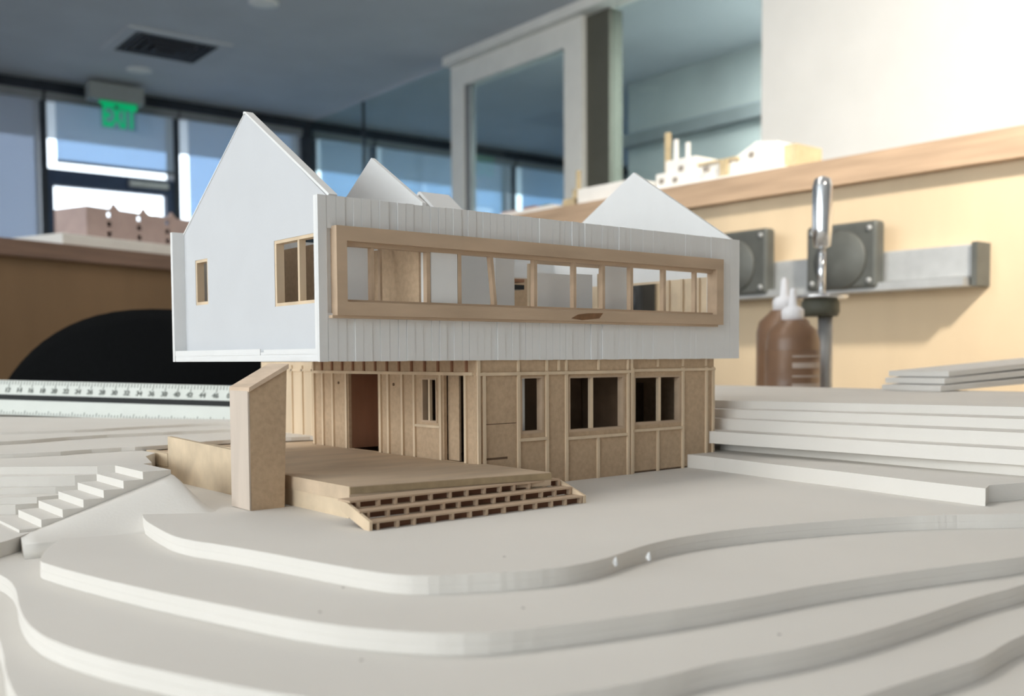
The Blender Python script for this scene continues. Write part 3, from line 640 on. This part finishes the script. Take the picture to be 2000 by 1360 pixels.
# side wall under the overhang (faces left), with entrance niche, window and doorway
NI, WI, DO = rect(95, 128.5, ZD, -7), rect(35.5, 50, -33.5, -9.5), rect(11.5, 29.5, ZD, -8)
sd = E_('side_wall', rect(3, 172, ZB, 0), 90, 92, 'x', 'chipboard', ho, [NI, WI, DO])
B('niche_back', 112, 113.2, 93, 130, ZD, -6, 'red_wood', sd); B('niche_cheek', 92, 112, 128.5, 129.7, ZD, -6, 'red_wood', sd); B('niche_cheek', 92, 112, 93.8, 95, ZD, -6, 'chipboard', sd)
B('niche_head', 92, 112, 95, 128.5, -7, -5.8, 'chipboard', sd); B('door_leaf', 110.5, 112, 100, 121, ZD+.5, -9, 'red_wood', sd)
for yy, z0, z1 in ((170.5, ZD, 0), (159, ZD, -7), (146.5, ZD, -7), (130, ZD, -7), (91.5, ZD, -7), (83, ZD, -7), (68.5, ZD, -7), (56.5, ZD, -7), (31.5, ZD, -7), (9.5, ZD, -7)):
    B('batten', 88.8, 90.1, yy-.9, yy+.9, z0, z1, 'basswood', sd)
for k in range(13): B('batten', 89, 90.1, 8+12.6*k, 9.4+12.6*k, -6, -.2, 'red_wood', sd)
B('rail', 88.6, 90.1, 3, 172, -7.8, -6.2, 'basswood', sd); B('rail', 88.8, 90.1, 32, 56, -36.2, -34.8, 'basswood', sd)
wf = E_('window_frame', rect(35.5, 50, -33.5, -9.5), 89.6, 93, 'x', 'frame_wood', ho, [rect(36.6, 48.8, -32.4, -10.4)]); B('mullion', 89.8, 91.5, 42.2, 43.8, -32.4, -10.4, 'basswood', wf)
B('door_leaf', 93, 94.2, 20, 30, ZD, -8, 'chipboard', sd)
for yy in (140, 78): lathe('peg_hole', [(.0002, .0896), (.0009, .0896), (.0009, .0902)], (0, yy*mm, -.0135), 'dark_shade_card', sd, 10, axis='x')
# rear wing, lit from the left
wg = B('rear_wing_wall', 103, 105, 176, 274, ZB, -.6, 'basswood')
for yy in (184, 197, 211, 226, 243, 262): B('batten', 101.9, 103.1, yy-.8, yy+.8, ZB, -3, 'basswood', wg)
B('rail', 101.9, 103.1, 176, 274, -7, -5.6, 'basswood', wg); B('rear_wing_end', 92, 105, 172, 176, ZB, -.6, 'basswood', wg)
B('rear_wing_back', 105, 150, 270, 272, ZB, -.6, 'basswood', wg)

# ================================================================== DECK MODEL with steps, fin wall and low wall
dk = thing('wooden_deck_model', 'wooden terrace deck model with open steps in front of the white house', 'deck model', (.03, .02, GZ))
def Bd(name, x0, x1, y0, y1, z0, z1, m, parent=dk): return B(name, x0, x1, y0, y1, z0, z1, m, parent)
q = lambda x, y, z: tuple(v/mm for v in onz(x, y, z*mm).xy)
c1, c2, c3 = q(682, 951, ZD), q(1076, 923, ZD), q(556, 928, ZD)
DX0 = -13
deck = [(c1[0], c1[1]), (c2[0], c2[1]), (c2[0]+1, .4), (89.9, .4), (88.4, 3), (88.4, 173), (101, 173.5), (101, 232), (-8, 200), (-9, 30), (c3[0], c3[1])]
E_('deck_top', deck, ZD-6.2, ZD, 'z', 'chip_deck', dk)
def inset(p, d):
    cx_, cy_ = 40, 60; return [(x+(d if x < cx_ else -d), y+(d if y < cy_ else 0)) for x, y in p]
E_('deck_base', [(c1[0]+.4, c1[1]+1.5), (c2[0]-1, c2[1]+1.5), (c2[0]-1, .3), (88, .3), (88, 172), (-7, 172), (-8, 30), (c3[0]+.4, c3[1])], ZB, ZD-6.2, 'z', 'basswood_flat', dk)
# steps: three treads on upright ribs between two stringers
yf = (c1[1]+c2[1])/2
TX0, TX1 = -15, 102
E_('deck_edge', [(c1[0]+.1, c1[1]-.5), (c2[0]-.1, c2[1]-.5), (c2[0]-.1, c2[1]+.3), (c1[0]+.1, c1[1]+.3)], ZD-3.2, ZD-.3, 'z', 'edge_brown', dk)
tr = [(yf+1.5, yf-8.0, -56.5), (yf-7.2, yf-15.5, -59.9), (yf-14.7, yf-23, -63.3)]
for k, (ya, yb, z) in enumerate(tr):
    t_ = Bd('tread', TX0, TX1-1.2*(2-k), yb, ya, z-.8, z, 'frame_wood')
    zb_ = tr[k+1][2] if k < 2 else ZB
    n = 13
    for i in range(n):
        xx = TX0+4+(TX1-TX0-6)*i/(n-1)+random.uniform(-.9, .9); Bd('step_rib', xx-.55, xx+.55, yb+.25, ya-.6, zb_, z-.8, 'frame_wood', t_)
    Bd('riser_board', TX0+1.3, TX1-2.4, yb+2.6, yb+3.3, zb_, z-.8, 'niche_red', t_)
for xx in (TX0-.2, TX1-1.2):
    E_('stringer', [(yf, -57), (yf-6, -57.5), (yf-23.2, -63.2), (yf-23.2, ZB), (yf-19, ZB), (yf-2, -61.5), (yf, -60)], xx, xx+1.4, 'x', 'basswood', dk)
# fin wall with sloping top
fin = E_('fin_wall', [(-27, ZB), (-10.5, ZB), (-8.3, -3.4), (-26.6, -13.2)], 15, 34, 'y', 'chipboard', dk)
for x0, x1 in ((0, 1),):
    E_('fin_cap', [(-27.4, -13.4), (-27.2, -11.4), (-7.6, -.9), (-7.8, -3.2)], 14.0, 34.8, 'y', 'cap_wood', fin)
B('fin_face', -27.6, -26.8, 15, 34, ZB+.2, -13, 'pale_wood', fin)
# low stepped garden wall behind the fin
E_('low_wall', [(34, ZB), (190, ZB), (190, -59.5), (156, -59.5), (156, -42), (71, -44), (34, -44.6)], -11, -8.5, 'x', 'basswood_flat', dk)
B('wall_cap', -11.2, -6.5, 156.5, 190, -59.3, -52, 'basswood_flat', dk)
B('low_wall_return', -8.5, -6, 60, 156, ZD, -43.5, 'basswood_flat', dk)
